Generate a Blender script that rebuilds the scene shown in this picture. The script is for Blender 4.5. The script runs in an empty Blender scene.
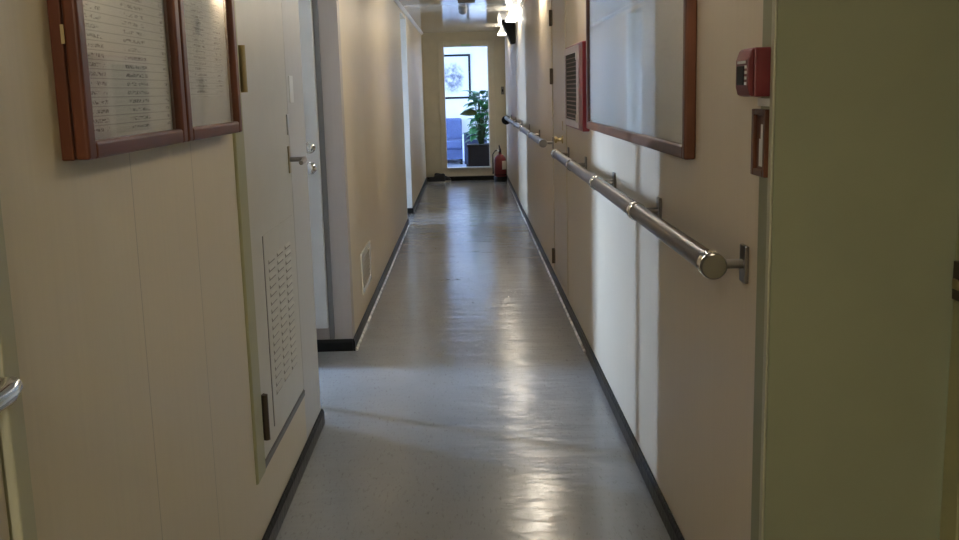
import bpy, bmesh, math, random
from mathutils import Vector, Matrix
random.seed(7)
sc = bpy.context.scene
COL = sc.collection
PI = math.pi

# ------------------------------------------------------------------ measures (metres)
XR, XL = .615, -.66          # corridor wall faces
ZC = 2.28                    # ceiling
YB, YE = -1.6, 15.85         # back wall, end wall face

# ------------------------------------------------------------------ materials
def nodes_of(m):
    m.use_nodes = True
    nt = m.node_tree
    return nt, nt.nodes['Principled BSDF']

def N(nt, kind, **kw):
    n = nt.nodes.new(kind)
    for k, v in kw.items(): setattr(n, k, v)
    return n

def math_node(nt, op, a, b=None, c=None):
    n = N(nt, 'ShaderNodeMath', operation=op)
    for i, v in enumerate((a, b, c)):
        if v is None: continue
        if isinstance(v, (int, float)): n.inputs[i].default_value = v
        else: nt.links.new(v, n.inputs[i])
    return n.outputs[0]

def mixc(nt, fac, a, b, blend='MIX'):
    n = N(nt, 'ShaderNodeMix', data_type='RGBA', blend_type=blend)
    for i, v in ((0, fac), (6, a), (7, b)):
        if isinstance(v, (int, float)): n.inputs[i].default_value = v
        elif isinstance(v, tuple): n.inputs[i].default_value = (*v, 1) if len(v) == 3 else v
        else: nt.links.new(v, n.inputs[i])
    return n.outputs[2]

def coords(nt, scale=(1, 1, 1)):
    tc = N(nt, 'ShaderNodeTexCoord'); mp = N(nt, 'ShaderNodeMapping')
    mp.inputs['Scale'].default_value = scale
    nt.links.new(tc.outputs['Object'], mp.inputs[0])
    return mp.outputs[0]

def noise(nt, scale=(1, 1, 1), size=5, detail=3, rough=.55):
    n = N(nt, 'ShaderNodeTexNoise')
    n.inputs['Scale'].default_value = size; n.inputs['Detail'].default_value = detail
    n.inputs['Roughness'].default_value = rough
    nt.links.new(coords(nt, scale), n.inputs['Vector'])
    return n.outputs[0]

def ramp(nt, fac, lo, hi):
    n = N(nt, 'ShaderNodeMapRange')
    n.inputs[1].default_value = lo; n.inputs[2].default_value = hi
    nt.links.new(fac, n.inputs[0])
    return n.outputs[0]

def mat(name, col, rough=.5, metal=0, var=.06, size=6, scale=(1, 1, 1), bump=0, bsize=None, bscale=None, spec=.5, coat=0, emis=None, rvar=0):
    m = bpy.data.materials.new(name); nt, b = nodes_of(m)
    lo = tuple(c * (1 - var) for c in col); hi = tuple(min(1, c * (1 + var)) for c in col)
    nz = noise(nt, scale, size)
    nt.links.new(mixc(nt, ramp(nt, nz, .3, .7), lo, hi), b.inputs['Base Color'])
    b.inputs['Roughness'].default_value = rough
    if rvar:
        r = N(nt, 'ShaderNodeMapRange'); r.inputs[3].default_value = rough - rvar; r.inputs[4].default_value = rough + rvar
        nt.links.new(nz, r.inputs[0]); nt.links.new(r.outputs[0], b.inputs['Roughness'])
    b.inputs['Metallic'].default_value = metal
    b.inputs['Specular IOR Level'].default_value = spec
    b.inputs['Coat Weight'].default_value = coat
    b.inputs['Coat Roughness'].default_value = .08
    if bump:
        bn = N(nt, 'ShaderNodeBump'); bn.inputs['Strength'].default_value = bump; bn.inputs['Distance'].default_value = .01
        nt.links.new(noise(nt, bscale or scale, bsize or size), bn.inputs['Height'])
        nt.links.new(bn.outputs[0], b.inputs['Normal'])
    if emis:
        b.inputs['Emission Color'].default_value = (*emis[0], 1); b.inputs['Emission Strength'].default_value = emis[1]
    return m

def seam_fac(nt, axis, at, width):
    """1 on a thin line where the object coordinate AXIS equals one of AT."""
    sep = N(nt, 'ShaderNodeSeparateXYZ'); nt.links.new(coords(nt), sep.inputs[0])
    v = sep.outputs[axis]; out = None
    for a in at:
        d = math_node(nt, 'ABSOLUTE', math_node(nt, 'SUBTRACT', v, a))
        f = math_node(nt, 'LESS_THAN', d, width)
        out = f if out is None else math_node(nt, 'MAXIMUM', out, f)
    return out

def wall_mat(name, col, rough=.42, seams=(), seam_axis=1, streak=.02):
    """painted laminate panels with a faint vertical grain and panel joints"""
    m = bpy.data.materials.new(name); nt, b = nodes_of(m)
    grain = noise(nt, (18, 18, .5), 4, 4)
    big = noise(nt, (1, 1, .6), 1.3, 2)
    lo = tuple(c * (1 - streak) for c in col); hi = tuple(min(1, c * (1 + streak)) for c in col)
    c = mixc(nt, ramp(nt, grain, .3, .7), lo, hi)
    c = mixc(nt, math_node(nt, 'MULTIPLY', ramp(nt, big, .35, .7), .06), c, tuple(x * .8 for x in col))
    if seams:
        c = mixc(nt, math_node(nt, 'MULTIPLY', seam_fac(nt, seam_axis, seams, .0022), .45), c, tuple(x * .25 for x in col))
    nt.links.new(c, b.inputs['Base Color'])
    b.inputs['Roughness'].default_value = rough
    bn = N(nt, 'ShaderNodeBump'); bn.inputs['Strength'].default_value = .05; bn.inputs['Distance'].default_value = .004
    nt.links.new(grain, bn.inputs['Height']); nt.links.new(bn.outputs[0], b.inputs['Normal'])
    return m

BEIGE = (.60, .52, .375)
M = {}
M['wall_left'] = wall_mat('beige_panel_left', BEIGE, seams=(-.4, 1.98, 2.42, 6.6, 7.8, 9.0, 12.7, 13.9))
M['wall_right'] = wall_mat('beige_panel_right', (.60, .505, .375), seams=(8.3, 9.5, 10.7, 12.0))
M['wall_plain'] = wall_mat('beige_panel', BEIGE)
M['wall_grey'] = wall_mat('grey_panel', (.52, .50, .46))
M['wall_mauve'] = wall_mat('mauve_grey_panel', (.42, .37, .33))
M['olive'] = mat('olive_paint', (.33, .31, .155), .38, var=.05, size=3)
M['olive_pale'] = mat('pale_olive_paint', (.42, .40, .27), .4, var=.05, size=3)
M['olive_panel'] = mat('olive_panel_paint', (.25, .252, .15), .5, var=.06, size=2.5)
M['end_wall'] = mat('khaki_end_wall', (.56, .51, .38), .4, var=.05)
M['leaf_paint'] = mat('warm_grey_door_paint', (.54, .51, .43), .38, var=.03)
M['slot_shade'] = mat('punched_slot', (.22, .20, .17), .6)
M['white_door'] = mat('white_door_paint', (.66, .66, .64), .32, var=.03)
M['beige_door'] = wall_mat('beige_door_skin', (.53, .45, .35), .36)
M['dark_gap'] = mat('dark_rubber_seal', (.03, .03, .027), .6)
M['grey_seal'] = mat('grey_sill_seal', (.12, .12, .115), .45)
M['grey_frame'] = mat('dark_grey_frame_paint', (.17, .165, .155), .4)
M['skirting'] = mat('black_vinyl_skirting', (.010, .010, .009), .36, var=.2, size=12, bump=.3, bsize=30, spec=.15)
M['chrome'] = mat('chrome', (.72, .71, .68), .14, 1, var=.03)
M['steel'] = mat('brushed_steel', (.55, .53, .49), .28, 1, var=.05)
M['rail'] = mat('bronzed_steel_rail', (.048, .030, .021), .28, .35, var=.08, size=9)
M['dark_steel'] = mat('dull_steel', (.26, .24, .22), .3, 1, var=.05)
M['brass'] = mat('aged_brass', (.42, .33, .17), .35, 1, var=.1)
M['bronze'] = mat('dark_bronze_hinge', (.10, .075, .05), .4, .7, var=.1)
M['mahogany'] = mat('varnished_mahogany', (.115, .036, .016), .36, var=.28, size=7, scale=(1, .6, .6), spec=.22)
M['brown_frame'] = mat('brown_wood_frame', (.10, .034, .015), .4, var=.25, size=7, spec=.3)
M['red'] = mat('red_enamel', (.21, .012, .018), .35, var=.08)
M['dull_red'] = mat('dull_red_plastic', (.14, .010, .014), .42, var=.08)
M['pinkish'] = mat('pinkish_grey_enamel', (.50, .40, .38), .35)
M['dark_red'] = mat('dull_pink_slats', (.16, .10, .10), .5)
M['black'] = mat('black_plastic', (.010, .010, .010), .6, spec=.25)
M['white'] = mat('white_plastic', (.75, .74, .70), .4, var=.02)
M['white_wall'] = mat('white_room_wall', (.86, .86, .87), .5, var=.02)
M['cream_plate'] = mat('cream_vent_plate', (.72, .70, .60), .3, var=.03)
M['bright_plate'] = mat('bright_metal_plate', (.85, .82, .70), .25, .3, var=.03)
M['alu_dark'] = mat('dull_aluminium', (.36, .33, .26), .4, .3)
M['alu'] = mat('pale_aluminium', (.62, .60, .57), .35, .6, var=.04)
M['smoke_grey'] = mat('grey_detector', (.16, .16, .155), .45)
M['blue_fabric'] = mat('slate_blue_fabric', (.085, .12, .26), .8, var=.1, size=40)
M['navy'] = mat('navy_paint', (.014, .022, .05), .45)
M['lavender'] = mat('pale_blue_board', (.60, .64, .82), .5)
M['planter'] = mat('dark_brown_planter', (.014, .009, .009), .55, var=.2, spec=.25)
M['soil'] = mat('potting_soil', (.03, .02, .012), .95, var=.3, size=60)
M['leaf'] = mat('green_leaf', (.05, .22, .075), .3, var=.5, size=5)
M['leaf_pale'] = mat('olive_green_leaf', (.10, .11, .035), .4, var=.3, size=5)
M['stem'] = mat('green_stem', (.05, .09, .03), .5)
M['shoe'] = mat('black_shoe_leather', (.009, .008, .008), .6, var=.2)
M['sealant'] = mat('pale_sealant', (.68, .67, .62), .16, var=.5, size=14, rvar=.1)  # pale colour stands in for glints along the skirting
M['sole'] = mat('white_rubber_sole', (.42, .40, .37), .55)
M['green_sticker'] = mat('pale_green_sticker', (.40, .55, .30), .5)
M['pouch'] = mat('black_cloth', (.012, .012, .013), .85)
M['lamp'] = mat('lamp_diffuser', (.9, .88, .82), .4, emis=((1, .915, .78), 24.0))
M['lamp_near'] = mat('near_lamp_diffuser', (.9, .88, .82), .4, emis=((1, .915, .78), 11.0))
M['lamp_dim'] = mat('older_lamp_diffuser', (.9, .88, .82), .4, emis=((1, .915, .78), 15.0))  # far lamps, emission lowered to lessen their glare
M['cool_lamp'] = mat('cool_lamp_diffuser', (.9, .9, .9), .4, emis=((.92, .96, 1), 4.0))
M['warm_lamp'] = mat('warm_lamp_diffuser', (.9, .88, .82), .4, emis=((1, .94, .83), 135.0))
M['lamp_cap'] = mat('lamp_end_cap', (.85, .84, .80), .4, emis=((1, .95, .86), .7))
M['ext_red'] = mat('extinguisher_red', (.16, .013, .013), .28, var=.05, coat=.3)

# floor: glossy grey sheet vinyl, fine streaky flecks, softly wavy
def floor_mat():
    m = bpy.data.materials.new('grey_vinyl_floor'); nt, b = nodes_of(m)
    fleck = noise(nt, (9, 2.2, 1), 9, 6, .7)
    big = noise(nt, (1, .35, 1), 2.2, 3)
    c = mixc(nt, ramp(nt, big, .3, .7), (.225, .236, .252), (.275, .284, .294))
    c = mixc(nt, ramp(nt, fleck, .56, .72), c, (.15, .155, .16))
    spot = noise(nt, (3, 1.2, 1), 26, 2)
    c = mixc(nt, math_node(nt, 'MULTIPLY', ramp(nt, spot, .68, .76), .55), c, (.10, .11, .12))
    nt.links.new(c, b.inputs['Base Color'])
    r = N(nt, 'ShaderNodeMapRange'); r.inputs[3].default_value = .14; r.inputs[4].default_value = .24
    nt.links.new(noise(nt, (1, .6, 1), 4, 4), r.inputs[0]); nt.links.new(r.outputs[0], b.inputs['Roughness'])
    b.inputs['Specular IOR Level'].default_value = .7
    bn = N(nt, 'ShaderNodeBump'); bn.inputs['Strength'].default_value = .45; bn.inputs['Distance'].default_value = .014
    nt.links.new(noise(nt, (1.0, 2.2, 1), 2.6, 3), bn.inputs['Height'])
    nt.links.new(bn.outputs[0], b.inputs['Normal'])
    return m
M['floor'] = floor_mat()
M['room_floor'] = mat('pale_blue_tile_floor', (.55, .60, .72), .16, var=.06)

def ceiling_mat():
    m = bpy.data.materials.new('glossy_ceiling_panels'); nt, b = nodes_of(m)
    sep = N(nt, 'ShaderNodeSeparateXYZ'); nt.links.new(coords(nt), sep.inputs[0])
    fr = math_node(nt, 'FRACT', math_node(nt, 'DIVIDE', sep.outputs[1], .30))
    line = math_node(nt, 'LESS_THAN', fr, .03)
    mid = math_node(nt, 'LESS_THAN', math_node(nt, 'ABSOLUTE', math_node(nt, 'SUBTRACT', sep.outputs[0], .02)), .006)
    c = mixc(nt, math_node(nt, 'MULTIPLY', math_node(nt, 'MAXIMUM', line, mid), .6), (.56, .54, .49), (.18, .17, .16))
    nt.links.new(c, b.inputs['Base Color'])
    b.inputs['Roughness'].default_value = .11; b.inputs['Specular IOR Level'].default_value = .65
    bn = N(nt, 'ShaderNodeBump'); bn.inputs['Strength'].default_value = .06; bn.inputs['Distance'].default_value = .01
    nt.links.new(noise(nt, (1, 1, 1), 4), bn.inputs['Height']); nt.links.new(bn.outputs[0], b.inputs['Normal'])
    return m
M['ceiling'] = ceiling_mat()

def glass_mat():
    m = bpy.data.materials.new('clear_glass'); m.use_nodes = True; nt = m.node_tree; nt.nodes.clear()
    out = N(nt, 'ShaderNodeOutputMaterial'); mx = N(nt, 'ShaderNodeMixShader')
    tr = N(nt, 'ShaderNodeBsdfTransparent'); gl = N(nt, 'ShaderNodeBsdfGlossy'); lw = N(nt, 'ShaderNodeLayerWeight')
    fac = math_node(nt, 'ADD', math_node(nt, 'MULTIPLY', math_node(nt, 'POWER', lw.outputs['Facing'], 5), .85), .04)
    tr.inputs[0].default_value = (.96, .97, .97, 1); gl.inputs['Roughness'].default_value = .03
    lw.inputs[0].default_value = .5
    nt.links.new(fac, mx.inputs[0]); nt.links.new(tr.outputs[0], mx.inputs[1]); nt.links.new(gl.outputs[0], mx.inputs[2])
    nt.links.new(mx.outputs[0], out.inputs[0])
    return m
M['glass'] = glass_mat()

def list_paper(name, rows, cols, ink=.55, base=(.80, .79, .76)):
    """printed crew-list style page: thin ruled rows, columns of small illegible type (object coords: y across, z up)"""
    m = bpy.data.materials.new(name); nt, b = nodes_of(m)
    sep = N(nt, 'ShaderNodeSeparateXYZ'); nt.links.new(coords(nt), sep.inputs[0])
    fz = math_node(nt, 'FRACT', math_node(nt, 'MULTIPLY', sep.outputs[2], rows))
    rule = math_node(nt, 'LESS_THAN', fz, .10)
    body = math_node(nt, 'MULTIPLY', math_node(nt, 'GREATER_THAN', fz, .3), math_node(nt, 'LESS_THAN', fz, .72))
    fy = math_node(nt, 'FRACT', math_node(nt, 'MULTIPLY', sep.outputs[1], cols))
    colw = math_node(nt, 'MULTIPLY', math_node(nt, 'GREATER_THAN', fy, .12), math_node(nt, 'LESS_THAN', fy, .66))
    nz = noise(nt, (1, 70, 62), 4, 2)
    glyph = math_node(nt, 'GREATER_THAN', nz, .5)
    wd = math_node(nt, 'GREATER_THAN', noise(nt, (1, 14, 76), 2.5, 1), .44)
    txt = math_node(nt, 'MULTIPLY', math_node(nt, 'MULTIPLY', body, colw), math_node(nt, 'MULTIPLY', glyph, wd))
    f = math_node(nt, 'MAXIMUM', math_node(nt, 'MULTIPLY', rule, .42), math_node(nt, 'MULTIPLY', txt, ink))
    nt.links.new(mixc(nt, f, base, (.10, .10, .10)), b.inputs['Base Color'])
    b.inputs['Roughness'].default_value = .6
    return m
M['list_paper'] = list_paper('crew_list_paper', 62, 4.2, .8)
M['list_paper_fine'] = list_paper('station_list_paper', 74, 5.0, .8)
M['paper_blank'] = mat('blank_paper', (.74, .73, .70), .6, var=.02)

def plan_paper():
    m = bpy.data.materials.new('ship_plan_paper'); nt, b = nodes_of(m)
    sep = N(nt, 'ShaderNodeSeparateXYZ'); nt.links.new(coords(nt), sep.inputs[0])
    fz = math_node(nt, 'FRACT', math_node(nt, 'MULTIPLY', sep.outputs[2], 42))
    row = math_node(nt, 'LESS_THAN', fz, .35)
    wd = math_node(nt, 'GREATER_THAN', noise(nt, (1, 3, 42), 3, 2), .56)
    area = math_node(nt, 'GREATER_THAN', noise(nt, (1, 1.5, 2.2), 2, 1), .48)
    f = math_node(nt, 'MULTIPLY', math_node(nt, 'MULTIPLY', row, wd), math_node(nt, 'MULTIPLY', area, .20))
    nt.links.new(mixc(nt, f, (.74, .74, .72), (.25, .25, .27)), b.inputs['Base Color'])
    b.inputs['Roughness'].default_value = .5
    return m
M['plan'] = plan_paper()

def art_mat():
    m = bpy.data.materials.new('grey_wash_print'); nt, b = nodes_of(m)
    sep = N(nt, 'ShaderNodeSeparateXYZ'); nt.links.new(coords(nt), sep.inputs[0])
    dx = math_node(nt, 'DIVIDE', math_node(nt, 'SUBTRACT', sep.outputs[0], -.26), .26)
    dz = math_node(nt, 'DIVIDE', math_node(nt, 'SUBTRACT', sep.outputs[2], 1.64), .34)
    d = math_node(nt, 'ADD', math_node(nt, 'MULTIPLY', dx, dx), math_node(nt, 'MULTIPLY', dz, dz))
    inside = ramp(nt, d, 1.0, .35)
    nz = ramp(nt, noise(nt, (1, 1, 1), 13, 5), .3, .62)
    nt.links.new(mixc(nt, math_node(nt, 'MULTIPLY', inside, nz), (.78, .78, .80), (.16, .18, .24)), b.inputs['Base Color'])
    b.inputs['Roughness'].default_value = .5
    return m
M['art'] = art_mat()

# ------------------------------------------------------------------ mesh helpers
class MB:
    def __init__(s): s.bm = bmesh.new()
    def box(s, x0, x1, y0, y1, z0, z1):
        v = [s.bm.verts.new((x, y, z)) for x in (x0, x1) for y in (y0, y1) for z in (z0, z1)]
        for f in ((0, 1, 3, 2), (4, 6, 7, 5), (0, 4, 5, 1), (2, 3, 7, 6), (0, 2, 6, 4), (1, 5, 7, 3)):
            s.bm.faces.new([v[i] for i in f])
        return s
    def ring(s, c, a, b, r, n, rb=None):
        return [s.bm.verts.new(c + a * math.cos(t) * r + b * math.sin(t) * (rb if rb is not None else r)) for t in (2 * PI * i / n for i in range(n))]
    def skin(s, rings, cap=True):
        n = len(rings[0])
        for p, q in zip(rings, rings[1:]):
            for i in range(n): s.bm.faces.new((p[i], p[(i + 1) % n], q[(i + 1) % n], q[i]))
        if cap:
            s.bm.faces.new(rings[0][::-1]); s.bm.faces.new(rings[-1])
        return s
    def axes(s, d):
        d = Vector(d).normalized(); a = d.orthogonal().normalized()
        if abs(d.z) > .99: a = Vector((1, 0, 0))
        return a, d.cross(a)
    def cyl(s, p, q, r, r2=None, n=20):
        p, q = Vector(p), Vector(q); a, b = s.axes(q - p)
        return s.skin([s.ring(p, a, b, r, n), s.ring(q, a, b, r if r2 is None else r2, n)])
    def lathe(s, o, axis, prof, n=24):
        o, axis = Vector(o), Vector(axis).normalized(); a, b = s.axes(axis)
        return s.skin([s.ring(o + axis * h, a, b, max(r, .0004), n) for h, r in prof])
    def tube(s, pts, r, n=10):
        pts = [Vector(p) for p in pts]; rings = []
        a = None
        for i, p in enumerate(pts):
            d = (pts[min(i + 1, len(pts) - 1)] - pts[max(i - 1, 0)]).normalized()
            if a is None: a = d.orthogonal().normalized()
            a = (a - d * a.dot(d)).normalized()
            rr = r[i] if isinstance(r, (list, tuple)) else r
            rings.append(s.ring(p, a, d.cross(a), rr, n))
        return s.skin(rings)
    def prism(s, poly, axis, t0, t1):
        """poly: 2-D points; axis 'y' -> (x,z) swept along y; 'x' -> (y,z) along x; 'z' -> (x,y) along z"""
        mk = {'y': lambda a, b, t: (a, t, b), 'x': lambda a, b, t: (t, a, b), 'z': lambda a, b, t: (a, b, t)}[axis]
        r0 = [s.bm.verts.new(mk(a, b, t0)) for a, b in poly]; r1 = [s.bm.verts.new(mk(a, b, t1)) for a, b in poly]
        return s.skin([r0, r1])
    def build(s, name, material, parent=None, bevel=0, smooth=None, seg=2, origin=None):
        bmesh.ops.recalc_face_normals(s.bm, faces=s.bm.faces)
        me = bpy.data.meshes.new(name)
        if origin is not None: bmesh.ops.translate(s.bm, verts=s.bm.verts, vec=-Vector(origin))
        s.bm.to_mesh(me); s.bm.free()
        me.materials.append(M[material] if isinstance(material, str) else material)
        o = bpy.data.objects.new(name, me); COL.objects.link(o)
        if origin is not None: o.location = origin
        if parent: o.parent = parent
        if bevel:
            md = o.modifiers.new('bevel', 'BEVEL'); md.width = bevel; md.segments = seg; md.limit_method = 'ANGLE'; md.angle_limit = .6
        if smooth is not None:
            for p in me.polygons: p.use_smooth = True
            try:
                me.set_sharp_from_angle(angle=smooth)
            except Exception: pass
        return o
SM = math.radians(40)

def tag(o, label, cat, group=None):
    o['label'] = label; o['category'] = cat
    if group: o['group'] = group
    return o
def struct(o, label=None, cat=None):
    o['kind'] = 'structure'
    if label: tag(o, label, cat)
    return o
def thing(name, label, cat, loc=(0, 0, 0), group=None):
    o = bpy.data.objects.new(name, None); COL.objects.link(o); o.empty_display_size = .05
    o.location = loc
    return tag(o, label, cat, group)
def parent_keep(child, par):
    """parent a mesh already placed in world space under an unrotated, unscaled Empty"""
    child.parent = par; child.location = Vector(child.location) - par.location
    return child
def P(mb, name, material, par, **kw):
    return parent_keep(mb.build(name, material, None, **kw), par)
def SUB(mb, name, material, part, root, **kw):
    """a piece of a part: child of PART, whose own location is -ROOT.location"""
    o = mb.build(name, material, None, **kw)
    o.parent = part; o.location = Vector(o.location) - root.location - Vector(part.location)
    return o

def boxes(lst):
    m = MB()
    for b in lst: m.box(*b)
    return m

# ------------------------------------------------------------------ the setting
struct(boxes([(-4.0, 2.2, YB - .1, 15.97, -.12, 0)]).build('floor', 'floor'), 'glossy grey vinyl corridor floor', 'floor')
struct(boxes([(-2.75, 2.05, 15.97, 20.45, -.12, 0)]).build('floor.001', 'room_floor'), 'pale blue floor of the bright room behind the doorway', 'floor')
struct(boxes([(-4.0, 2.2, YB - .1, 15.97, ZC, ZC + .1)]).build('ceiling', 'ceiling'), 'glossy corridor ceiling of narrow panels', 'ceiling')
struct(boxes([(-2.75, 2.05, 15.97, 20.45, 2.42, 2.52)]).build('ceiling.001', 'white_wall'), 'white ceiling of the bright room behind the doorway', 'ceiling')

T = .10
# left wall, near stretch, with holes for two doors
struct(boxes([
    (XL - T, XL, YB, .50, 0, ZC), (XL - T, XL, .50, 1.412, 2.08, ZC),
    (XL - T, XL, 1.412, 2.86, 0, ZC), (XL - T, XL, 2.86, 3.77, 0, .25), (XL - T, XL, 2.86, 3.77, 2.10, ZC),
]).build('wall_left', 'wall_left'), 'beige panelled wall carrying the two notice boards', 'wall')
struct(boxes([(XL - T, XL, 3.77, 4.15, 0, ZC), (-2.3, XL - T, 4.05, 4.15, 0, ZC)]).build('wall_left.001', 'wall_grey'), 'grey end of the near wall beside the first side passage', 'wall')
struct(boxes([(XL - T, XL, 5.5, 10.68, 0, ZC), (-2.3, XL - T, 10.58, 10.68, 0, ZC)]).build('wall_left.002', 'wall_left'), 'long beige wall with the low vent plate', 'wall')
struct(boxes([(-1.32, XL, 5.4, 5.5, 0, ZC), (-1.32, -1.10, 5.115, 5.4, 0, ZC), (-2.3, -1.32, 5.5, 5.6, 0, ZC)]).build('wall_left.003', 'wall_mauve'), 'mauve grey face of the first side passage', 'wall')  # middle box: unseen column added to cut off the daylight stripe
struct(boxes([(-2.3, XL, 11.65, 11.75, 0, ZC)]).build('wall_left.008', 'white_door'), 'pale face of the second side passage', 'wall')
struct(boxes([(XL - T, XL, 11.75, YE, 0, ZC)]).build('wall_left.004', 'wall_left'), 'last short stretch of beige wall before the end doorway', 'wall')
# outer ends of the two side passages, each with a tall narrow window
def outer_wall(name, x, y0, y1, wy0, wy1, wz0, wz1, label):
    struct(boxes([(x - T, x, y0, wy0, 0, ZC), (x - T, x, wy1, y1, 0, ZC), (x - T, x, wy0, wy1, 0, wz0), (x - T, x, wy0, wy1, wz1, ZC)]).build(name, 'wall_plain'), label, 'wall')
def window(name, x, wy0, wy1, wz0, wz1, label, side=1, axis='x'):
    e = thing(name, label, 'window', (x, (wy0 + wy1) / 2, wz0)); struct(e)
    f = .02
    x0, x1 = (x - .08, x + .006) if side > 0 else (x - .006, x + .08)
    P(boxes([(x0, x1, wy0, wy0 + f, wz0, wz1), (x0, x1, wy1 - f, wy1, wz0, wz1), (x0, x1, wy0 + f, wy1 - f, wz0, wz0 + f), (x0, x1, wy0 + f, wy1 - f, wz1 - f, wz1)]), 'window_frame', 'alu', e)
    xm = (x0 + x1) / 2
    P(boxes([(xm - .003, xm + .003, wy0 + f, wy1 - f, wz0 + f, wz1 - f)]), 'pane', 'glass', e)
    # daylight portal: guides sky sampling through this real opening
    ld = bpy.data.lights.new(name + '_portal', 'AREA'); ld.shape = 'RECTANGLE'
    ld.size = wz1 - wz0; ld.size_y = wy1 - wy0; ld.cycles.is_portal = True
    lo = bpy.data.objects.new('daylight_portal', ld); COL.objects.link(lo)
    lo.location = (x - .13 if side > 0 else x + .13, (wy0 + wy1) / 2, (wz0 + wz1) / 2)
    lo.rotation_euler = (0, -PI / 2 if side > 0 else PI / 2, 0)
WX1, WX2 = -2.1, -2.2
outer_wall('wall_left.005', WX1, 4.05, 5.6, 5.12, 5.30, .15, 2.15, 'outer wall of the first side passage')
window('window_1', WX1, 5.12, 5.30, .15, 2.15, 'tall narrow window at the end of the first side passage')
outer_wall('wall_left.006', WX2, 10.58, 11.75, 10.83, 10.97, .3, 1.8, 'outer wall of the second side passage')
window('window_2', WX2, 10.83, 10.97, .3, 1.8, 'tall narrow window at the end of the second side passage')
# unseen pipe added in the first passage to cast a dark line
pp = MB().cyl((-.728, 4.405, 0), (-.728, 4.405, ZC), .019, n=20)
struct(pp.build('trim_5', 'white', smooth=SM), 'white pipe running floor to ceiling inside the first side passage', 'pipe')

# right wall with the flush door's hole
DY0, DY1 = 6.24, 7.24
struct(boxes([(XR, XR + T, 2.12, DY0, 0, ZC), (XR, XR + T, DY0, DY1, 0, .10), (XR, XR + T, DY0, DY1, 2.06, ZC), (XR, XR + T, DY1, YE, 0, ZC)]).build('wall_right', 'wall_right'), 'long beige wall carrying the handrail and the framed plan', 'wall')
struct(boxes([(XR, 1.05, 2.02, 2.12, 0, ZC)]).build('wall_right.001', 'olive_panel'), 'dark olive wall face turned towards the viewer', 'wall')
struct(boxes([(.999, 1.099, YB, 1.10, 0, ZC), (.999, 1.099, 1.10, 2.02, 2.08, ZC)]).build('wall_right.002', 'olive_panel'), 'olive side of the recess', 'wall')
struct(boxes([(-2.4, 1.6, YB - .1, YB, 0, ZC)]).build('wall_back', 'wall_plain'), 'beige wall behind the viewer', 'wall')
struct(boxes([(XR - .005, XR, 2.022, 2.044, .07, ZC)]).build('trim_1', 'olive_pale', bevel=.002), 'pale corner strip beside the olive panel', 'trim')

# end wall with raised doorway
OX0, OX1, OZ0, OZ1 = -.325, .355, .20, 2.06
struct(boxes([(-2.75, OX0, YE, 15.97, 0, 2.42), (OX1, 2.05, YE, 15.97, 0, 2.42), (OX0, OX1, YE, 15.97, 0, OZ0), (OX0, OX1, YE, 15.97, OZ1, 2.42)]).build('wall_end', 'end_wall'), 'khaki end wall around the bright doorway', 'wall')
dd = thing('door_5', 'open doorway with a raised sill into the bright room', 'doorway', (0, YE, OZ0)); struct(dd)
P(boxes([(OX0 - .09, OX0, YE - .02, YE, OZ0 - .03, OZ1 + .09), (OX1, OX1 + .09, YE - .02, YE, OZ0 - .03, OZ1 + .09), (OX0, OX1, YE - .02, YE, OZ1, OZ1 + .09)]), 'door_frame', 'end_wall', dd, bevel=.004)
P(boxes([(OX0 - .0, OX1 + .0, YE - .03, YE + .12, OZ0 - .012, OZ0 + .006)]), 'sill', 'alu', dd, bevel=.003)
P(boxes([(OX1 - .012, OX1 - .001, YE + .01, YE + .11, OZ0 + .006, OZ1 - .002)]), 'edge_strip', 'alu', dd)
P(boxes([(-.06, .10, YE - .023, YE - .02, OZ1 + .008, OZ1 + .038)]), 'sticker', 'green_sticker', dd)

# room beyond
RX0, RX1, RY1 = -2.65, 1.95, 20.3
struct(boxes([(RX0 - T, RX1 + T, RY1, RY1 + T, 0, 2.42)]).build('wall_back.001', 'white_wall'), 'white back wall of the bright room', 'wall')
def room_side(name, x0, x1, wy0, wy1, wz0, wz1, label):
    struct(boxes([(x0, x1, 15.97, wy0, 0, 2.42), (x0, x1, wy1, RY1, 0, 2.42), (x0, x1, wy0, wy1, 0, wz0), (x0, x1, wy0, wy1, wz1, 2.42)]).build(name, 'white_wall'), label, 'wall')
room_side('wall_left.007', RX0 - T, RX0, 17.5, 18.05, 1.1, 1.65, 'left wall of the bright room')
window('window_3', RX0, 17.5, 18.05, 1.1, 1.65, 'wide window in the left wall of the bright room')
room_side('wall_right.003', RX1, RX1 + T, 17.65, 18.05, 1.2, 1.65, 'right wall of the bright room')
window('window_4', RX1, 17.65, 18.05, 1.2, 1.65, 'wide window in the right wall of the bright room', side=-1)

# skirting
SK, SH = .013, .068
def skirt_poly(s):   # cove profile, s = +1 grows to +x
    return [(0, 0), (s * SK, 0), (s * SK, SH * .75), (s * SK * .5, SH), (0, SH)]
def skirt_y(name, x, s, y0, y1, label):
    struct(MB().prism([(x + a, b) for a, b in skirt_poly(s)], 'y', y0, y1).build(name, 'skirting', bevel=.002), label, 'baseboard')
def skirt_x(name, y, x0, x1, label):   # faces -y
    struct(MB().prism([(y - a, b) for a, b in skirt_poly(1)], 'x', x0, x1).build(name, 'skirting', bevel=.002), label, 'baseboard')
skirt_y('baseboard_left', XL, 1, 1.425, 4.163, 'black skirting under the notice board wall')
skirt_y('baseboard_left.001', XL, 1, 5.387, 10.69, 'black skirting under the wall with the vent plate')
skirt_y('baseboard_left.002', XL, 1, 11.637, YE - SK, 'black skirting under the last stretch of wall before the end doorway')
skirt_x('baseboard_left.003', 5.4, -1.10, XL, 'black skirting across the face of the first side passage')
skirt_x('baseboard_left.004', 11.65, -2.2, XL, 'black skirting across the face of the second side passage')
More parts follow.
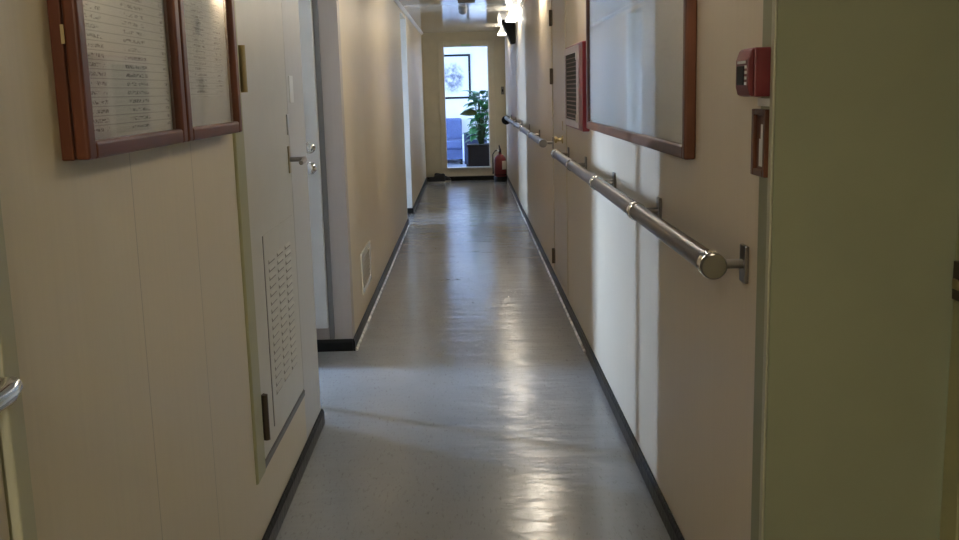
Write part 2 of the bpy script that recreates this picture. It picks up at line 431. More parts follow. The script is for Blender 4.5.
skirt_y('baseboard_right', XR, -1, 2.02, YE - SK, 'black skirting along the handrail wall')
skirt_x('baseboard_right.001', 2.02, XR - SK, .985, 'black skirting under the olive panel')
skirt_x('baseboard_end', YE, XL, XR, 'black skirting under the end doorway')
# pale beads at the skirting foot, added to give white glints
struct(MB().cyl((XL + SK + .001, 5.40, .003), (XL + SK + .001, 10.68, .003), .011, n=10).build('trim_6', 'sealant', smooth=SM), 'pale shiny sealant bead along the skirting of the vent plate wall', 'trim')
struct(MB().cyl((XR - SK - .001, 5.2, .003), (XR - SK - .001, YE - .02, .003), .010, n=10).build('trim_7', 'sealant', smooth=SM), 'pale shiny sealant bead along the far part of the handrail wall', 'trim')
# ceiling corner mouldings
struct(MB().prism([(XL, ZC), (XL + .03, ZC), (XL + .03, ZC - .008), (XL + .008, ZC - .03), (XL, ZC - .03)], 'y', YB, YE).build('trim_2', 'white'), 'white ceiling moulding over the notice board wall', 'trim')
struct(MB().prism([(XR, ZC), (XR - .02, ZC), (XR - .02, ZC - .006), (XR - .006, ZC - .02), (XR, ZC - .02)], 'y', 2.02, YE).build('trim_3', 'wall_plain'), 'beige ceiling moulding over the handrail wall', 'trim')
# lintels over the side passages
struct(boxes([(XL - T, XL, 4.15, 5.4, 2.14, ZC), (XL - T, XL, 10.68, 11.65, 2.21, ZC)]).build('trim_4', 'wall_plain'), 'beige lintels over the side passages', 'lintel')

# ------------------------------------------------------------------ doors on the left
# door_1: nearest, only its olive jamb and lever show
d1 = thing('door_1', 'beige door at the near left edge with an olive jamb and a chrome lever', 'door', (XL, .96, 0)); struct(d1)
P(boxes([(XL - .06, XL + .006, 1.362, 1.412, 0, 2.08), (XL - .06, XL + .012, .50, .585, 0, 2.08), (XL - .06, XL + .006, .585, 1.362, 2.0, 2.08)]), 'door_frame', 'olive_pale', d1, bevel=.004)
P(boxes([(XL - .055, XL - .006, .592, 1.352, .02, 1.994)]), 'door_leaf', 'beige_door', d1, bevel=.003)
P(boxes([(XL - .075, XL - .056, .49, 1.42, -.01, 2.09)]), 'seal', 'dark_gap', d1)  # unseen dark sheet added to block daylight leaking round the leaf
h = P(MB().lathe((XL - .006, 1.293, 1.03), (1, 0, 0), [(0, .027), (.008, .027), (.012, .02)]), 'handle', 'chrome', d1, smooth=SM)
SUB(MB().tube([(XL + .004, 1.293, 1.03), (XL + .036, 1.293, 1.03), (XL + .050, 1.284, 1.03), (XL + .055, 1.258, 1.027), (XL + .053, 1.19, 1.024)], [.012, .012, .015, .015, .011], 16), 'lever', 'chrome', h, d1, smooth=SM)

# door_2: narrow locker door with vent panel
d2 = thing('door_2', 'grey door with a punched vent panel, olive jamb and brass lever', 'door', (XL, 3.3, .25)); struct(d2)
P(boxes([(XL - .06, XL + .008, 2.86, 2.975, .25, 2.10), (XL - .06, XL + .008, 2.975, 3.77, 2.055, 2.10)]), 'door_frame', 'olive', d2, bevel=.006)
P(boxes([(XL - .07, XL - .05, 2.975, 3.77, .25, 2.055)]), 'seal', 'dark_gap', d2)  # dark sheet added behind the leaf so its gaps look dark
P(boxes([(XL - .05, XL + .004, 2.985, 3.768, .25, .272)]), 'sill', 'grey_seal', d2, bevel=.003)
lf = P(boxes([(XL - .05, XL + .001, 2.987, 3.763, .277, 2.05)]), 'door_leaf', 'leaf_paint', d2, bevel=.0025)
# vent panel: a thin raised sheet with rows of small hooded punchings
vp = P(boxes([(XL + .001, XL + .004, 3.17, 3.70, .33, .96)]), 'vent_panel', 'leaf_paint', d2, bevel=.001)
sl = MB()
for r in range(17):
    for c in range(3):
        y0 = 3.225 + c * .15; z = .87 - r * .0275
        sl.prism([(XL + .004, z - .006), (XL + .0080, z - .004), (XL + .004, z + .006)], 'y', y0, y0 + .105)
SUB(sl, 'louvres', 'leaf_paint', vp, d2)
sg = MB()
for r in range(17):
    for c in range(3):
        y0 = 3.225 + c * .15; z = .87 - r * .0275
        sg.box(XL + .0038, XL + .0046, y0, y0 + .105, z - .011, z - .0065)
SUB(sg, 'vent_slots', 'slot_shade', vp, d2)
ed = MB()
ed.box(XL + .001, XL + .0025, 3.166, 3.170, .33, .96); ed.box(XL + .001, XL + .0025, 3.70, 3.704, .33, .96)
SUB(ed, 'panel_groove', 'grey_seal', vp, d2)
for z0, z1, mm in ((1.41, 1.545, 'brass'), (.345, .49, 'bronze')):
    hb = MB().cyl((XL + .012, 2.998, z0), (XL + .012, 2.998, z1), .010, n=14)
    hb.box(XL + .001, XL + .006, 2.998, 3.03, z0 + .005, z1 - .005)
    P(hb, 'hinge', mm, d2, smooth=SM)
P(boxes([(XL + .001, XL + .007, 3.715, 3.745, 1.255, 1.33)]), 'lock_plate', 'steel', d2, bevel=.003)
h = P(boxes([(XL + .001, XL + .006, 3.708, 3.742, 1.115, 1.215)]), 'handle', 'brass', d2, bevel=.003)
SUB(MB().tube([(XL + .004, 3.725, 1.165), (XL + .045, 3.725, 1.165), (XL + .060, 3.715, 1.165), (XL + .064, 3.69, 1.163), (XL + .062, 3.625, 1.158)], [.009, .009, .011, .010, .008], 12), 'lever', 'dark_steel', h, d2, smooth=SM)
# small white sign plate beyond the latch edge
sp = boxes([(XL - .0005, XL + .003, 3.82, 3.90, 1.37, 1.47)]).build('notice_plate', 'white', bevel=.001)
tag(sp, 'small white notice plate on the wall end above the brass lever', 'sign')

# door_3: white door facing us in the side passage
AY = 5.4
d3 = thing('door_3', 'white door facing the viewer in the first side passage, two round locks', 'door', (-1.0, AY, .14)); struct(d3)
P(boxes([(-.786, -.757, AY - .012, AY, .07, 2.12), (-1.098, -.786, AY - .012, AY, 2.055, 2.12)]), 'door_frame', 'grey_frame', d3, bevel=.004)
P(boxes([(-1.095, -.788, AY - .045, AY - .002, .14, 2.05)]), 'door_leaf', 'white_door', d3, bevel=.003)
k = P(MB().lathe((-.832, AY - .045, 1.122), (0, -1, 0), [(0, .030), (.006, .030), (.010, .024), (.022, .020), (.024, .016)]), 'upper_lock', 'chrome', d3, smooth=SM)
SUB(boxes([(-.837, -.827, AY - .078, AY - .068, 1.106, 1.138)]), 'thumb_turn', 'steel', k, d3, bevel=.003)
k = P(MB().lathe((-.833, AY - .045, 1.015), (0, -1, 0), [(0, .034), (.006, .034), (.010, .026), (.030, .017), (.042, .026), (.056, .030), (.066, .024), (.069, .012)]), 'door_knob', 'chrome', d3, smooth=SM)

# door_4: flush door in the right wall, hinged at its far side
d4 = thing('door_4', 'beige flush door in the handrail wall between the two rail lengths', 'door', (XR, 6.74, .1)); struct(d4)
P(boxes([(XR - .006, XR + .06, DY0, DY0 + .03, .10, 2.06), (XR - .006, XR + .06, DY1 - .03, DY1, .10, 2.06), (XR - .006, XR + .06, DY0 + .03, DY1 - .03, 2.03, 2.06)]), 'door_frame', 'wall_plain', d4, bevel=.002)
P(boxes([(XR + .05, XR + .065, DY0 + .03, DY1 - .03, .10, 2.03)]), 'seal', 'dark_gap', d4)  # dark backing sheet, closes the leaf gaps against outside light
P(boxes([(XR - .001, XR + .05, DY0 + .036, DY1 - .036, .106, 2.024)]), 'door_leaf', 'beige_door', d4, bevel=.002)
for z in (.20, 1.48, 1.88):
    hb = MB().cyl((XR - .012, DY1 - .033, z - .055), (XR - .012, DY1 - .033, z + .055), .011, n=14)
    hb.box(XR - .008, XR - .001, DY1 - .066, DY1 - .033, z - .05, z + .05)
    P(hb, 'hinge', 'bronze', d4, smooth=SM)
h = P(MB().lathe((XR - .001, 6.50, 1.072), (-1, 0, 0), [(0, .026), (.006, .026), (.010, .012), (.032, .011), (.042, .022), (.054, .020), (.057, .01)]), 'door_knob', 'brass', d4, smooth=SM)
P(boxes([(XR - .005, XR - .001, 6.475, 6.525, 1.13, 1.19)]), 'lock_plate', 'brass', d4, bevel=.002)

# door_6: olive door in the near right recess
d6 = thing('door_6', 'olive door at the near right edge with a dark latch', 'door', (0.999, 1.55, 0)); struct(d6)
P(boxes([(0.989, 1.059, 1.94, 2.012, 0, 2.08), (0.989, 1.059, 1.10, 1.17, 0, 2.08), (0.989, 1.059, 1.17, 1.94, 2.01, 2.08)]), 'door_frame', 'olive', d6, bevel=.004)
P(boxes([(1.009, 1.054, 1.177, 1.933, .02, 2.004)]), 'door_leaf', 'olive_panel', d6, bevel=.003)
P(boxes([(1.060, 1.084, 1.09, 2.02, -.01, 2.09)]), 'seal', 'dark_gap', d6)  # added dark sheet, stops daylight coming through the leaf gaps
P(boxes([(0.980, 0.989, 1.955, 2.0, .955, 1.035)]), 'latch_plate', 'bronze', d6, bevel=.002)
h = P(boxes([(0.974, 0.980, 1.965, 1.99, 0.979, 1.0)]), 'latch_bolt', 'brass', d6, bevel=.002)

# ------------------------------------------------------------------ notice boards
def notice_board(y0, y1, z0, z1, label, paper, hinge, extra):
    t = thing('notice_board', label, 'notice board', (XL, (y0 + y1) / 2, z0), 'notice boards on the near wall')
    d = .046
    P(boxes([(XL, XL + .020, y0, y1, z0, z1)]), 'back_box', 'mahogany', t, bevel=.002)
    w, wb = .036, .030
    P(boxes([(XL + .0215, XL + d, y0, y0 + w, z0, z1), (XL + .0215, XL + d, y1 - w, y1, z0, z1),
             (XL + .0215, XL + d, y0 + w, y1 - w, z0, z0 + wb), (XL + .0215, XL + d, y0 + w, y1 - w, z1 - wb, z1)]), 'door_frame', 'mahogany', t, bevel=.006, seg=3)
    P(boxes([(XL + .020, XL + .0215, y0 + .012, y1 - .012, z0 + .012, z1 - .012)]), 'backing', 'paper_blank', t)
    for (a, b, c, e) in extra:
        P(boxes([(XL + .0216, XL + .0226, a, b, c, e)]), 'paper', paper, t)
    P(boxes([(XL + .034, XL + .037, y0 + w - .004, y1 - w + .004, z0 + wb - .004, z1 - wb + .004)]), 'glass_pane', 'glass', t)
    for zz in (z0 + .20, z1 - .12):
        P(boxes([(XL + .018, XL + .0235, y0 - .0015, y0, zz - .014, zz + .016)]), 'hinge', 'brass', t)
    return t
notice_board(1.650, 2.243, 1.303, 1.98, 'near mahogany notice board with a long ruled list behind glass', 'list_paper', True,
             [(1.70, 2.195, 1.345, 1.93)])
notice_board(2.252, 2.79, 1.303, 1.98, 'mahogany notice board nearer the olive door jamb', 'list_paper_fine', True,
             [(2.30, 2.70, 1.400, 1.93)])

# ------------------------------------------------------------------ framed plan on the right wall
t = thing('framed_plan', 'large wooden framed plan behind glass above the handrail', 'picture', (XR, 3.8, 1.2))
py0, py1, pz0, pz1 = 2.715, 4.95, 1.200, 2.06
x0, x1 = XR - .032, XR
P(boxes([(x0, x1, py0, py0 + .034, pz0, pz1), (x0, x1, py1 - .034, py1, pz0, pz1), (x0, x1, py0 + .034, py1 - .034, pz0, pz0 + .036), (x0, x1, py0 + .034, py1 - .034, pz1 - .036, pz1)]), 'frame', 'brown_frame', t, bevel=.006, seg=3)
P(boxes([(x1 - .008, x1 - .001, py0 + .03, py1 - .03, pz0 + .032, pz1 - .036)]), 'backing', 'paper_blank', t)
def sheet(y0, y1, z0, z1, x, amp, ph, skew=0):
    m = MB(); ny, nz = 60, 12; vs = []
    for i in range(ny + 1):
        row = []
        for j in range(nz + 1):
            u, v = i / ny, j / nz
            y = y0 + (y1 - y0) * u + skew * (1 - v)
            row.append(m.bm.verts.new((x - amp * (.5 + .5 * math.sin(u * 7.3 + ph + v * 1.1)) - amp * .4 * math.sin(u * 19 + v * 2), y, z0 + (z1 - z0) * v)))
        vs.append(row)
    for i in range(ny):
        for j in range(nz): m.bm.faces.new((vs[i][j], vs[i + 1][j], vs[i + 1][j + 1], vs[i][j + 1]))
    return m
P(sheet(py0 + .07, py1 - .05, pz0 + .045, pz1 - .045, XR - .0125, .003, .3), 'plan_sheet', 'plan', t, smooth=PI)
P(boxes([(XR - .024, XR - .021, py0 + .03, py1 - .03, pz0 + .032, pz1 - .032)]), 'glass_pane', 'glass', t)

# ------------------------------------------------------------------ handrails
def handrail(y0, y1, posts, z, label, cap_far=True):
    X = XR - .078; R = .0255
    t = thing('handrail', label, 'handrail', (XR, (y0 + y1) / 2, z), 'handrails along the right wall')
    P(MB().cyl((X, y0, z), (X, y1, z), R, n=28), 'rail', 'rail', t, smooth=SM)
    P(MB().lathe((X, y0 - .010, z), (0, 1, 0), [(0, R + .001), (.003, R + .0035), (.036, R + .0035), (.038, R)], 28), 'end_cap', 'dark_steel', t, smooth=SM)
    P(MB().lathe((X, y1 + .010, z), (0, -1, 0), [(0, R + .001), (.003, R + .0035), (.036, R + .0035), (.038, R)], 28), 'end_cap', 'dark_steel', t, smooth=SM)
    for y in posts:
        b = P(MB().cyl((X + R * .9, y, z), (XR - .006, y, z), .0105, n=16), 'bracket', 'dark_steel', t, smooth=SM)
        SUB(boxes([(XR - .009, XR - .0002, y - .024, y + .024, z - .042, z + .042)]), 'wall_plate', 'dark_steel', b, t, bevel=.002)
        SUB(MB().lathe((X, y - .016, z), (0, 1, 0), [(0, R), (.002, R + .0045), (.030, R + .0045), (.032, R)], 28), 'collar', 'chrome', b, t, smooth=SM)
    return t
handrail(2.185, 6.17, [2.205, 3.21, 4.21, 5.22, 6.12], 1.003, 'nearer bronzed steel handrail below the framed plan')
hr = handrail(7.16, 13.9, [7.22, 8.55, 9.9, 11.25, 12.6, 13.85], 1.015, 'farther steel handrail beyond the flush door')
P(MB().lathe((XR - .078, 13.80, .985), (0, 1, 0), [(0, .045), (.006, .058), (.05, .062), (.09, .058), (.10, .03)], 20), 'buffer', 'black', hr, smooth=SM)

# ------------------------------------------------------------------ red louvred cabinet
t = thing('vent_cabinet', 'shallow red cabinet with a louvred front beside the framed plan', 'cabinet', (XR, 5.48, 1.18))
P(boxes([(XR - .035, XR, 5.075, 5.93, 1.18, 1.625)]), 'body', 'red', t, bevel=.004)
lp = P(boxes([(XR - .043, XR - .035, 5.22, 5.30, 1.19, 1.615), (XR - .043, XR - .035, 5.88, 5.93, 1.19, 1.615), (XR - .043, XR - .035, 5.30, 5.88, 1.19, 1.225), (XR - .043, XR - .035, 5.30, 5.88, 1.58, 1.615)]), 'louvre_frame', 'pinkish', t, bevel=.002)
P(boxes([(XR - .0365, XR - .035, 5.30, 5.88, 1.225, 1.58)]), 'louvre_backing', 'black', t)
sl = MB()
for i in range(15):
    z = 1.233 + i * .0228
    sl.prism([(XR - .0365, z + .003), (XR - .041, z), (XR - .041, z + .002), (XR - .0365, z + .006)], 'y', 5.30, 5.88)
SUB(sl, 'slats', 'dark_red', lp, t)
for z in (1.24, 1.56):
    P(boxes([(XR - .050, XR - .043, 5.24, 5.265, z - .02, z + .02)]), 'catch', 'steel', t, bevel=.002)

# ------------------------------------------------------------------ fire call point and small framed sign
t = thing('fire_call_point', 'red fire alarm call point on the wall beside the olive panel', 'alarm', (XR, 2.088, 1.37))
cx0 = XR - .048
P(boxes([(cx0 + .012, XR, 2.050, 2.143, 1.372, 1.470)]), 'back_box', 'dull_red', t, bevel=.004)
fp = P(MB().prism([(cx0 + .012, 1.372), (cx0 + .004, 1.376), (cx0, 1.392), (cx0, 1.446), (cx0 + .006, 1.464), (cx0 + .012, 1.470)], 'y', 2.050, 2.143), 'front_cover', 'dull_red', t, bevel=.002)
SUB(boxes([(cx0 - .0025, cx0, 2.078, 2.128, 1.396, 1.434)]), 'glass_window', 'black', fp, t, bevel=.001)
SUB(boxes([(cx0 - .001, cx0 + .0006, 2.060, 2.074, 1.396, 1.402), (cx0 - .001, cx0 + .0006, 2.060, 2.074, 1.407, 1.413), (cx0 - .001, cx0 + .0006, 2.060, 2.074, 1.418, 1.424), (cx0 - .001, cx0 + .0006, 2.060, 2.074, 1.429, 1.435), (cx0 - .001, cx0 + .0006, 2.068, 2.128, 1.439, 1.4445)]), 'lettering', 'white', fp, t)
st = boxes([(XR - .002, XR, 2.053, 2.138, 1.352, 1.368)]).build('sticker_label', 'white')
tag(st, 'thin white label strip directly under the red call point', 'label')
t = thing('framed_sign', 'small brown framed sign under the red call point', 'sign', (XR, 2.098, 1.21))
sx = XR - .012
P(boxes([(sx, XR, 2.050, 2.062, 1.208, 1.346), (sx, XR, 2.128, 2.146, 1.208, 1.346), (sx, XR, 2.062, 2.128, 1.208, 1.222), (sx, XR, 2.062, 2.128, 1.334, 1.346)]), 'frame', 'brown_frame', t, bevel=.002)
P(boxes([(XR - .005, XR, 2.062, 2.128, 1.222, 1.334)]), 'sign_card', 'brown_frame', t)
P(boxes([(XR - .006, XR - .005, 2.068, 2.106, 1.228, 1.285), (XR - .006, XR - .005, 2.078, 2.096, 1.285, 1.315)]), 'pictogram', 'paper_blank', t)

# ------------------------------------------------------------------ low vent plate, left wall
t = thing('vent_plate', 'small pale metal vent plate low on the long left wall', 'vent', (XL, 6.21, .2))
vf = P(boxes([(XL, XL + .010, 5.95, 5.99, .20, .45), (XL, XL + .010, 6.43, 6.48, .20, .45), (XL, XL + .010, 5.99, 6.43, .20, .235), (XL, XL + .010, 5.99, 6.43, .415, .45)]), 'frame', 'bright_plate', t, bevel=.003)
P(boxes([(XL, XL + .003, 5.99, 6.43, .235, .415)]), 'backing', 'grey_frame', t)
g = MB()
for i in range(6):
    z = .243 + i * .029
    g.prism([(XL + .003, z + .014), (XL + .009, z), (XL + .009, z + .004), (XL + .003, z + .018)], 'y', 5.99, 6.43)
P(g, 'slats', 'alu_dark', t)

# ------------------------------------------------------------------ ceiling corner lamps
LY = [2.45, 5.2, 8.05, 11.45, 14.35]
names = {2.45: 'white corner lamp nearest the viewer, above the near end of the framed plan', 5.2: 'white corner lamp above the far end of the framed plan', 8.05: 'white corner lamp just beyond the flush door at the top edge',
         11.45: 'white corner lamp in front of the black wedge box', 14.35: 'white corner lamp beyond the black wedge box by the end wall'}
for y in LY:
    t = thing('corner_lamp', names[y], 'lamp', (XR - .06, y, ZC), 'corner lamps along the right ceiling edge')
    L = .34
    poly = [(XR - .120, ZC - .115), (XR - .030, ZC - .115), (XR - .022, ZC - .10), (XR - .055, ZC - .02), (XR - .09, ZC - .02), (XR - .128, ZC - .10)]
    P(MB().prism(poly, 'y', y - L, y + L), 'diffuser', 'lamp_near' if y < 3 else 'lamp' if y < 9 else 'lamp_dim', t, bevel=.004)
    big = [(XR - .138, ZC - .130), (XR - .018, ZC - .130), (XR - .006, ZC - .112), (XR - .046, ZC - .014), (XR - .094, ZC - .014), (XR - .149, ZC - .112)]
    for s in (-1, 1):
        P(MB().prism(big, 'y', y + s * L, y + s * (L + .02)), 'end_cap', 'lamp_cap', t, bevel=.003)
    P(boxes([(XR - .10, XR - .04, y - L * .9, y + L * .9, ZC - .02, ZC)]), 'mounting_rail', 'alu', t)
    P(MB().tube([(XR - .05, y - L - .01, ZC - .03), (XR - .03, y - L - .06, ZC - .012), (XR - .01, y - L - .14, ZC - .03)], .006), 'cable', 'alu', t, smooth=SM)

t = thing('ceiling_lamp', 'round frosted ceiling lamp behind the viewer', 'lamp', (-.42, -.7, ZC))  # unseen lamp added to brighten the olive panel and near walls
P(MB().lathe((-.42, -.7, ZC), (0, 0, -1), [(0, .15), (.03, .15), (.035, .14)], 28), 'base', 'white', t, smooth=SM)
P(MB().lathe((-.42, -.7, ZC - .035), (0, 0, -1), [(0, .135), (.03, .125), (.05, .09), (.058, .02)], 28), 'diffuser', 'warm_lamp', t, smooth=SM)
t = thing('ceiling_lamp', 'round white ceiling lamp inside the first side passage', 'lamp', (-1.15, 4.75, ZC))  # unseen lamp added to light the white door and passage face
P(MB().lathe((-1.15, 4.75, ZC), (0, 0, -1), [(0, .15), (.03, .15), (.035, .14)], 28), 'base', 'white', t, smooth=SM)
P(MB().lathe((-1.15, 4.75, ZC - .035), (0, 0, -1), [(0, .135), (.03, .125), (.05, .09), (.058, .02)], 28), 'diffuser', 'cool_lamp', t, smooth=SM)
# black wedge box on the right wall between the last two lamps
wb = MB().prism([(XR - .165, 2.225), (XR, 2.225), (XR, 1.945), (XR - .05, 1.945)], 'y', 12.45, 12.75)
tag(wb.build('wall_box', 'black', bevel=.004), 'black wedge-shaped box high on the handrail wall', 'box')

# detector and hanging sign box
t = thing('smoke_detector', 'round grey detector under the corridor ceiling', 'detector', (-.01, 11.3, ZC))
P(MB().cyl((-.012, 11.3, ZC - .016), (-.012, 11.3, ZC), .05, n=24), 'base', 'smoke_grey', t, smooth=SM)
P(MB().lathe((-.012, 11.3, ZC - .016), (0, 0, -1), [(0, .042), (.012, .047), (.03, .044), (.045, .030), (.052, .012)], 24), 'dome', 'smoke_grey', t, smooth=SM)
t = thing('ceiling_box', 'dark box hanging from the ceiling just in front of the detector', 'box', (.03, 9.6, ZC))
P(boxes([(-.055, .105, 9.57, 9.65, ZC - .085, ZC - .012)]), 'body', 'grey_frame', t, bevel=.006)
P(boxes([(-.03, .08, 9.585, 9.635, ZC - .012, ZC)]), 'mount', 'alu', t)

# switch on the end wall
t = thing('wall_switch', 'small dark switch on the end wall right of the doorway', 'switch', (.565, YE, 1.32))
P(boxes([(.545, .59, YE - .012, YE, 1.32, 1.44)]), 'plate', 'grey_frame', t, bevel=.003)
P(boxes([(.558, .577, YE - .02, YE - .012, 1.36, 1.40)]), 'rocker', 'black', t, bevel=.002)

# ------------------------------------------------------------------ fire extinguisher
ex, ey = .498, 15.52
t = thing('fire_extinguisher', 'red fire extinguisher standing in the corner right of the end doorway', 'extinguisher', (ex, ey, 0))
P(MB().lathe((ex, ey, 0), (0, 0, 1), [(0, .094), (.008, .10), (.075, .10), (.08, .096)], 28), 'base_ring', 'black', t, smooth=SM)
bd = P(MB().lathe((ex, ey, .012), (0, 0, 1), [(0, .084), (.02, .094), (.32, .094), (.36, .082), (.395, .05), (.405, .026), (.43, .024)], 28), 'cylinder', 'ext_red', t, smooth=SM)
lb = MB(); rings = []
for z in (.19, .32):
    rings.append([lb.bm.verts.new((ex + .0952 * math.cos(a), ey + .0952 * math.sin(a), z)) for a in [math.radians(285 + 55 * i / 12) for i in range(13)]])
for i in range(12): lb.bm.faces.new((rings[0][i], rings[0][i + 1], rings[1][i + 1], rings[1][i]))
SUB(lb, 'paper_label', 'cream_plate', bd, t, smooth=PI)
vv = P(MB().cyl((ex, ey, .44), (ex, ey, .50), .022, .018, 16), 'valve', 'black', t, smooth=SM)
lv = MB().tube([(ex, ey, .505), (ex - .01, ey - .03, .53), (ex - .015, ey - .09, .56)], [.012, .010, .008], 8)
lv.tube([(ex, ey, .49), (ex - .01, ey - .05, .495), (ex - .015, ey - .10, .50)], [.010, .009, .007], 8)
SUB(lv, 'lever', 'black', vv, t, smooth=SM)
SUB(MB().lathe((ex - .02, ey - .015, .475), (-1, -.5, 0), [(0, .014), (.02, .018), (.022, .014)], 14), 'gauge', 'white', vv, t, smooth=SM)
P(MB().tube([(ex - .015, ey + .01, .48), (ex - .07, ey, .475), (ex - .112, ey - .01, .42), (ex - .114, ey - .02, .30), (ex - .112, ey - .02, .17), (ex - .111, ey - .02, .12)], [.009, .009, .009, .009, .010, .014], 10), 'hose', 'black', t, smooth=SM)
P(MB().lathe((ex, ey, .10), (0, 0, 1), [(0, .0942), (.0, .0955), (.012, .0955), (.012, .0942)], 28), 'strap', 'black', t, smooth=SM)

# ------------------------------------------------------------------ shoes
def shoe(loc, rz, label):
    t = thing('shoe', label, 'shoe', loc, 'pair of shoes by the end wall'); t.rotation_euler = (0, 0, rz)
    L = .27
    def outline(u, grow=0):
        w = (.030 + .016 * math.sin(PI * min(1, u * 1.05)) ** .6 + .008 * math.sin(PI * u) * (u > .5)) + grow
        return w
    so = MB(); rings = []
    us = [0.0, .03, .1, .25, .45, .65, .8, .92, .98, 1.0]
    for z in (0, .009, .021):
        ring = []
        for u in us: ring.append((u, 1))
        pts = []
        for u in us:
            w = outline(u) * (.35 if u in (0, 1.0) else .8 if u in (.03, .98) else 1)
            pts.append(((u - .5) * L, w))
        loop = [(x, w) for x, w in pts] + [(x, -w) for x, w in reversed(pts)]
        rings.append([so.bm.verts.new((x, y, z)) for x, y in loop])
    so.skin(rings); so.build('sole', 'sole', t, bevel=.003)
    up = MB(); rings = []
    prof = [(.02, .030, .082), (.10, .036, .092), (.25, .036, .088), (.40, .036, .082), (.52, .039, .072), (.66, .042, .056), (.80, .040, .044), (.92, .030, .032), (.985, .016, .020)]
    for u, w, hgt in prof:
        x = (u - .5) * L; n = 14
        rings.append([up.bm.verts.new((x, w * math.cos(a) * (1 - .25 * max(0, math.sin(a))), .022 + 1.35 * hgt * max(0, math.sin(a)) ** .8 if math.sin(a) > 0 else .022)) for a in [PI * i / (n - 1) for i in range(n)]])
    for p, q in zip(rings, rings[1:]):
        for i in range(len(p) - 1): up.bm.faces.new((p[i], p[i + 1], q[i + 1], q[i]))
    up.bm.faces.new(rings[0]); up.bm.faces.new(rings[-1][::-1])
    up.build('upper', 'shoe', t, smooth=math.radians(60))
    la = MB()
    for i in range(4):
        u = .46 + .06 * i; x = (u - .5) * L; z = .022 + 1.35 * (.077 - .1 * (u - .46)) + .001
        la.tube([(x, -.016, z - .006), (x + .002, 0, z + .001), (x, .016, z - .006)], .0025, 6)
    la.build('laces', 'shoe', t)
    return t
shoe((-.49, 15.55, 0), math.radians(176), 'black shoe with a white sole lying nearer the left wall, toe to the wall')
shoe((-.40, 15.70, 0), math.radians(20), 'black shoe tucked behind the other one beside the end doorway')

# ------------------------------------------------------------------ room furniture
t = thing('sofa', 'slate blue sofa against the back wall of the bright room', 'sofa', (-.78, 19.8, 0))
P(boxes([(-1.7, -.05, 19.35, 20.2, .10, .30)]), 'base', 'blue_fabric', t, bevel=.01)
for a, b in ((-1.58, -.84), (-.83, -.10)):
    P(boxes([(a, b, 19.30, 20.0, .30, .46)]), 'seat_cushion', 'blue_fabric', t, bevel=.03, seg=4)
    P(boxes([(a, b, 19.98, 20.22, .42, .86)]), 'back_cushion', 'blue_fabric', t, bevel=.04, seg=4)
P(boxes([(-.095, -.03, 19.30, 20.22, .06, .56)]), 'armrest', 'lavender', t, bevel=.015)
P(boxes([(-1.70, -1.59, 19.30, 20.22, .06, .60)]), 'armrest', 'lavender', t, bevel=.015)
for x in (-1.62, -.12):
    for y in (19.4, 20.1):
        P(MB().cyl((x, y, 0), (x, y, .10), .022, n=12), 'leg', 'black', t, smooth=SM)
t = thing('side_cabinet', 'low navy cabinet between the sofa and the planter', 'cabinet', (.09, 18.8, 0))
P(boxes([(-.06, .36, 18.55, 19.0, .06, .62)]), 'body', 'navy', t, bevel=.006)
P(boxes([(-.04, .34, 18.535, 18.55, .09, .58)]), 'door', 'navy', t, bevel=.004)
P(boxes([(-.03, .33, 18.58, 18.97, 0, .06)]), 'plinth', 'black', t)

t = thing('picture', 'black framed grey wash print on the white back wall', 'picture', (-.25, RY1, 1.23))
a0, a1, b0, b1 = -.66, .10, 1.235, 2.10
P(boxes([(a0, a0 + .04, RY1 - .03, RY1, b0, b1), (a1 - .04, a1, RY1 - .03, RY1, b0, b1), (a0 + .04, a1 - .04, RY1 - .03, RY1, b0, b0 + .04), (a0 + .04, a1 - .04, RY1 - .03, RY1, b1 - .04, b1)]), 'frame', 'black', t, bevel=.003)
P(boxes([(a0 + .02, a1 - .02, RY1 - .012, RY1 - .002, b0 + .02, b1 - .02)]), 'print', 'art', t)

# planter with a broad-leaved plant
t = thing('potted_plant', 'broad-leaved green plant in a dark square planter just inside the doorway', 'plant', (.20, 16.62, 0))
pc = Vector((.20, 16.62, 0))
pl = MB()
pl.prism([(.005, 16.42), (.395, 16.42), (.395, 16.82), (.005, 16.82)], 'z', 0, .52)
P(pl, 'planter', 'planter', t, bevel=.008)
P(boxes([(-.005, .405, 16.41, 16.43, .485, .525), (-.005, .405, 16.81, 16.83, .485, .525), (-.005, .015, 16.43, 16.81, .485, .525), (.385, .405, 16.43, 16.81, .485, .525)]), 'rim', 'planter', t, bevel=.004)
P(boxes([(.015, .385, 16.43, 16.81, .515, .523)]), 'soil', 'soil', t)
def leaf(mb, base, tip_dir, length, width, droop, fold=.25, roll=0):
    """a broad blade with a midrib fold, bending down towards its tip"""
    d = Vector(tip_dir).normalized(); side = d.cross(Vector((0, 0, 1)))
    side = side.normalized() if side.length > .05 else Vector((1, 0, 0))
    if roll: side = (Matrix.Rotation(roll, 3, d) @ side).normalized()
    up = side.cross(d).normalized(); n = 8; rows = []
    p = Vector(base); dirn = d.copy()
    for i in range(n + 1):
        u = i / n
        w = width * (math.sin(PI * min(1, u ** .75)) ** .85) * .5 + .001
        rows.append([mb.bm.verts.new(p + side * w * k + up * (abs(k) * w * fold)) for k in (-1, -.5, 0, .5, 1)])
        dirn = (dirn + Vector((0, 0, -droop / n)))
        dirn.normalize(); up = side.cross(dirn).normalized()
        p = p + dirn * length / n
    for a, b in zip(rows, rows[1:]):
        for i in range(4): mb.bm.faces.new((a[i], a[i + 1], b[i + 1], b[i]))
fol = MB(); stem = MB()
rnd = random.Random(11)
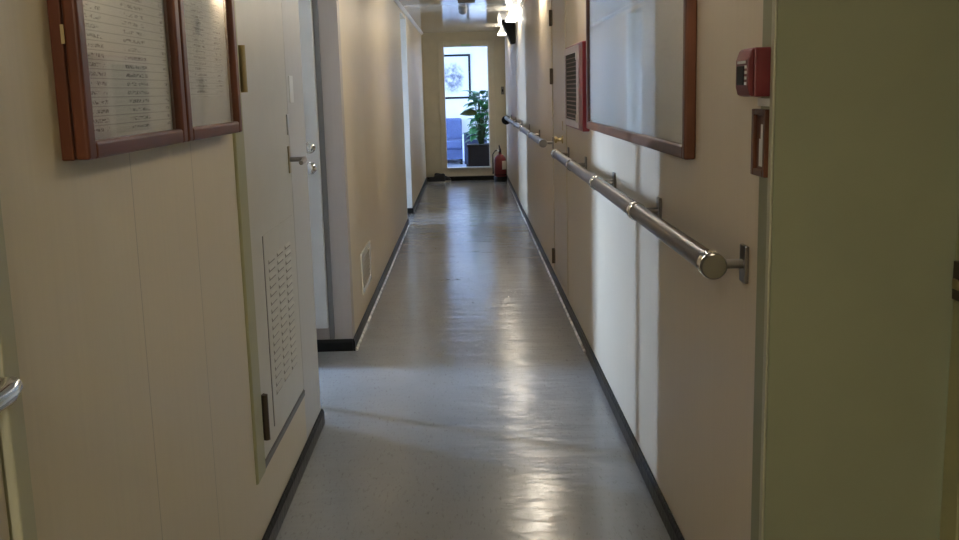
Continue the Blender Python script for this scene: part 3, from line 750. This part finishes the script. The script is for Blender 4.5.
for i in range(84):
    hh = .58 + .78 * (i / 83) ** .9
    az = i * 2.399 + rnd.uniform(-.3, .3)
    r0 = .05 + .09 * rnd.random() * (1 if hh < 1.1 else .8)
    b0 = pc + Vector((.03 + rnd.uniform(-.03, .03), rnd.uniform(-.03, .03), .52))
    b1 = pc + Vector((.05 + math.cos(az) * r0, math.sin(az) * r0, hh))
    mid = (b0 + b1) / 2 + Vector((math.cos(az) * .02, math.sin(az) * .02, .05))
    stem.tube([b0, mid, b1], [.008, .006, .004], 6)
    el = rnd.uniform(.0, .8)
    leaf(fol, b1, (math.cos(az) * math.cos(el), math.sin(az) * math.cos(el), math.sin(el)), rnd.uniform(.17, .27), rnd.uniform(.10, .16), rnd.uniform(.5, 1.3))
P(fol, 'foliage', 'leaf', t, smooth=PI)
b1 = pc + Vector((-.02, -.12, 1.03)); b0 = pc + Vector((.0, 0, .52))
stem.tube([b0, (b0 + b1) / 2 + Vector((.03, 0, .05)), b1], [.008, .006, .004], 6)
P(stem, 'stems', 'stem', t, smooth=PI)
bl = MB(); leaf(bl, b1, (-1, -.15, .15), .30, .13, .35, .1, roll=-.9)
P(bl, 'broad_leaf', 'leaf_pale', t, smooth=PI)

# ------------------------------------------------------------------ daylight
w = bpy.data.worlds.new('daylight'); sc.world = w; w.use_nodes = True
bg = w.node_tree.nodes['Background']
bg.inputs[0].default_value = (.49, .67, 1.0, 1); bg.inputs[1].default_value = 220.0

# ------------------------------------------------------------------ camera (solved from the photograph's vanishing lines)
f_px, pitch, yaw, roll = 1005.46, .17727, .008764, -.025668
cyw, syw, cp, sp_ = math.cos(yaw), math.sin(yaw), math.cos(pitch), math.sin(pitch)
fwd = Vector((syw * cp, cyw * cp, -sp_)); right = Vector((cyw, -syw, 0)); up = right.cross(fwd)
r2 = right * math.cos(roll) + up * math.sin(roll); u2 = up * math.cos(roll) - right * math.sin(roll)
cam = bpy.data.cameras.new('camera'); co = bpy.data.objects.new('camera', cam); COL.objects.link(co)
cam.sensor_width = 36; cam.lens = 36 * f_px / 959; cam.clip_start = .02
co.matrix_world = Matrix(((r2.x, u2.x, -fwd.x, 0), (r2.y, u2.y, -fwd.y, 0), (r2.z, u2.z, -fwd.z, 1.4), (0, 0, 0, 1)))
sc.camera = co

sc.view_settings.view_transform = 'Standard'; sc.view_settings.look = 'None'
sc.view_settings.gamma = 1; sc.view_settings.exposure = .38; sc.view_settings.use_curve_mapping = False
sc.cycles.caustics_reflective = False; sc.cycles.caustics_refractive = False
sc.cycles.max_bounces = 10; sc.cycles.diffuse_bounces = 6; sc.cycles.glossy_bounces = 5; sc.cycles.transparent_max_bounces = 12
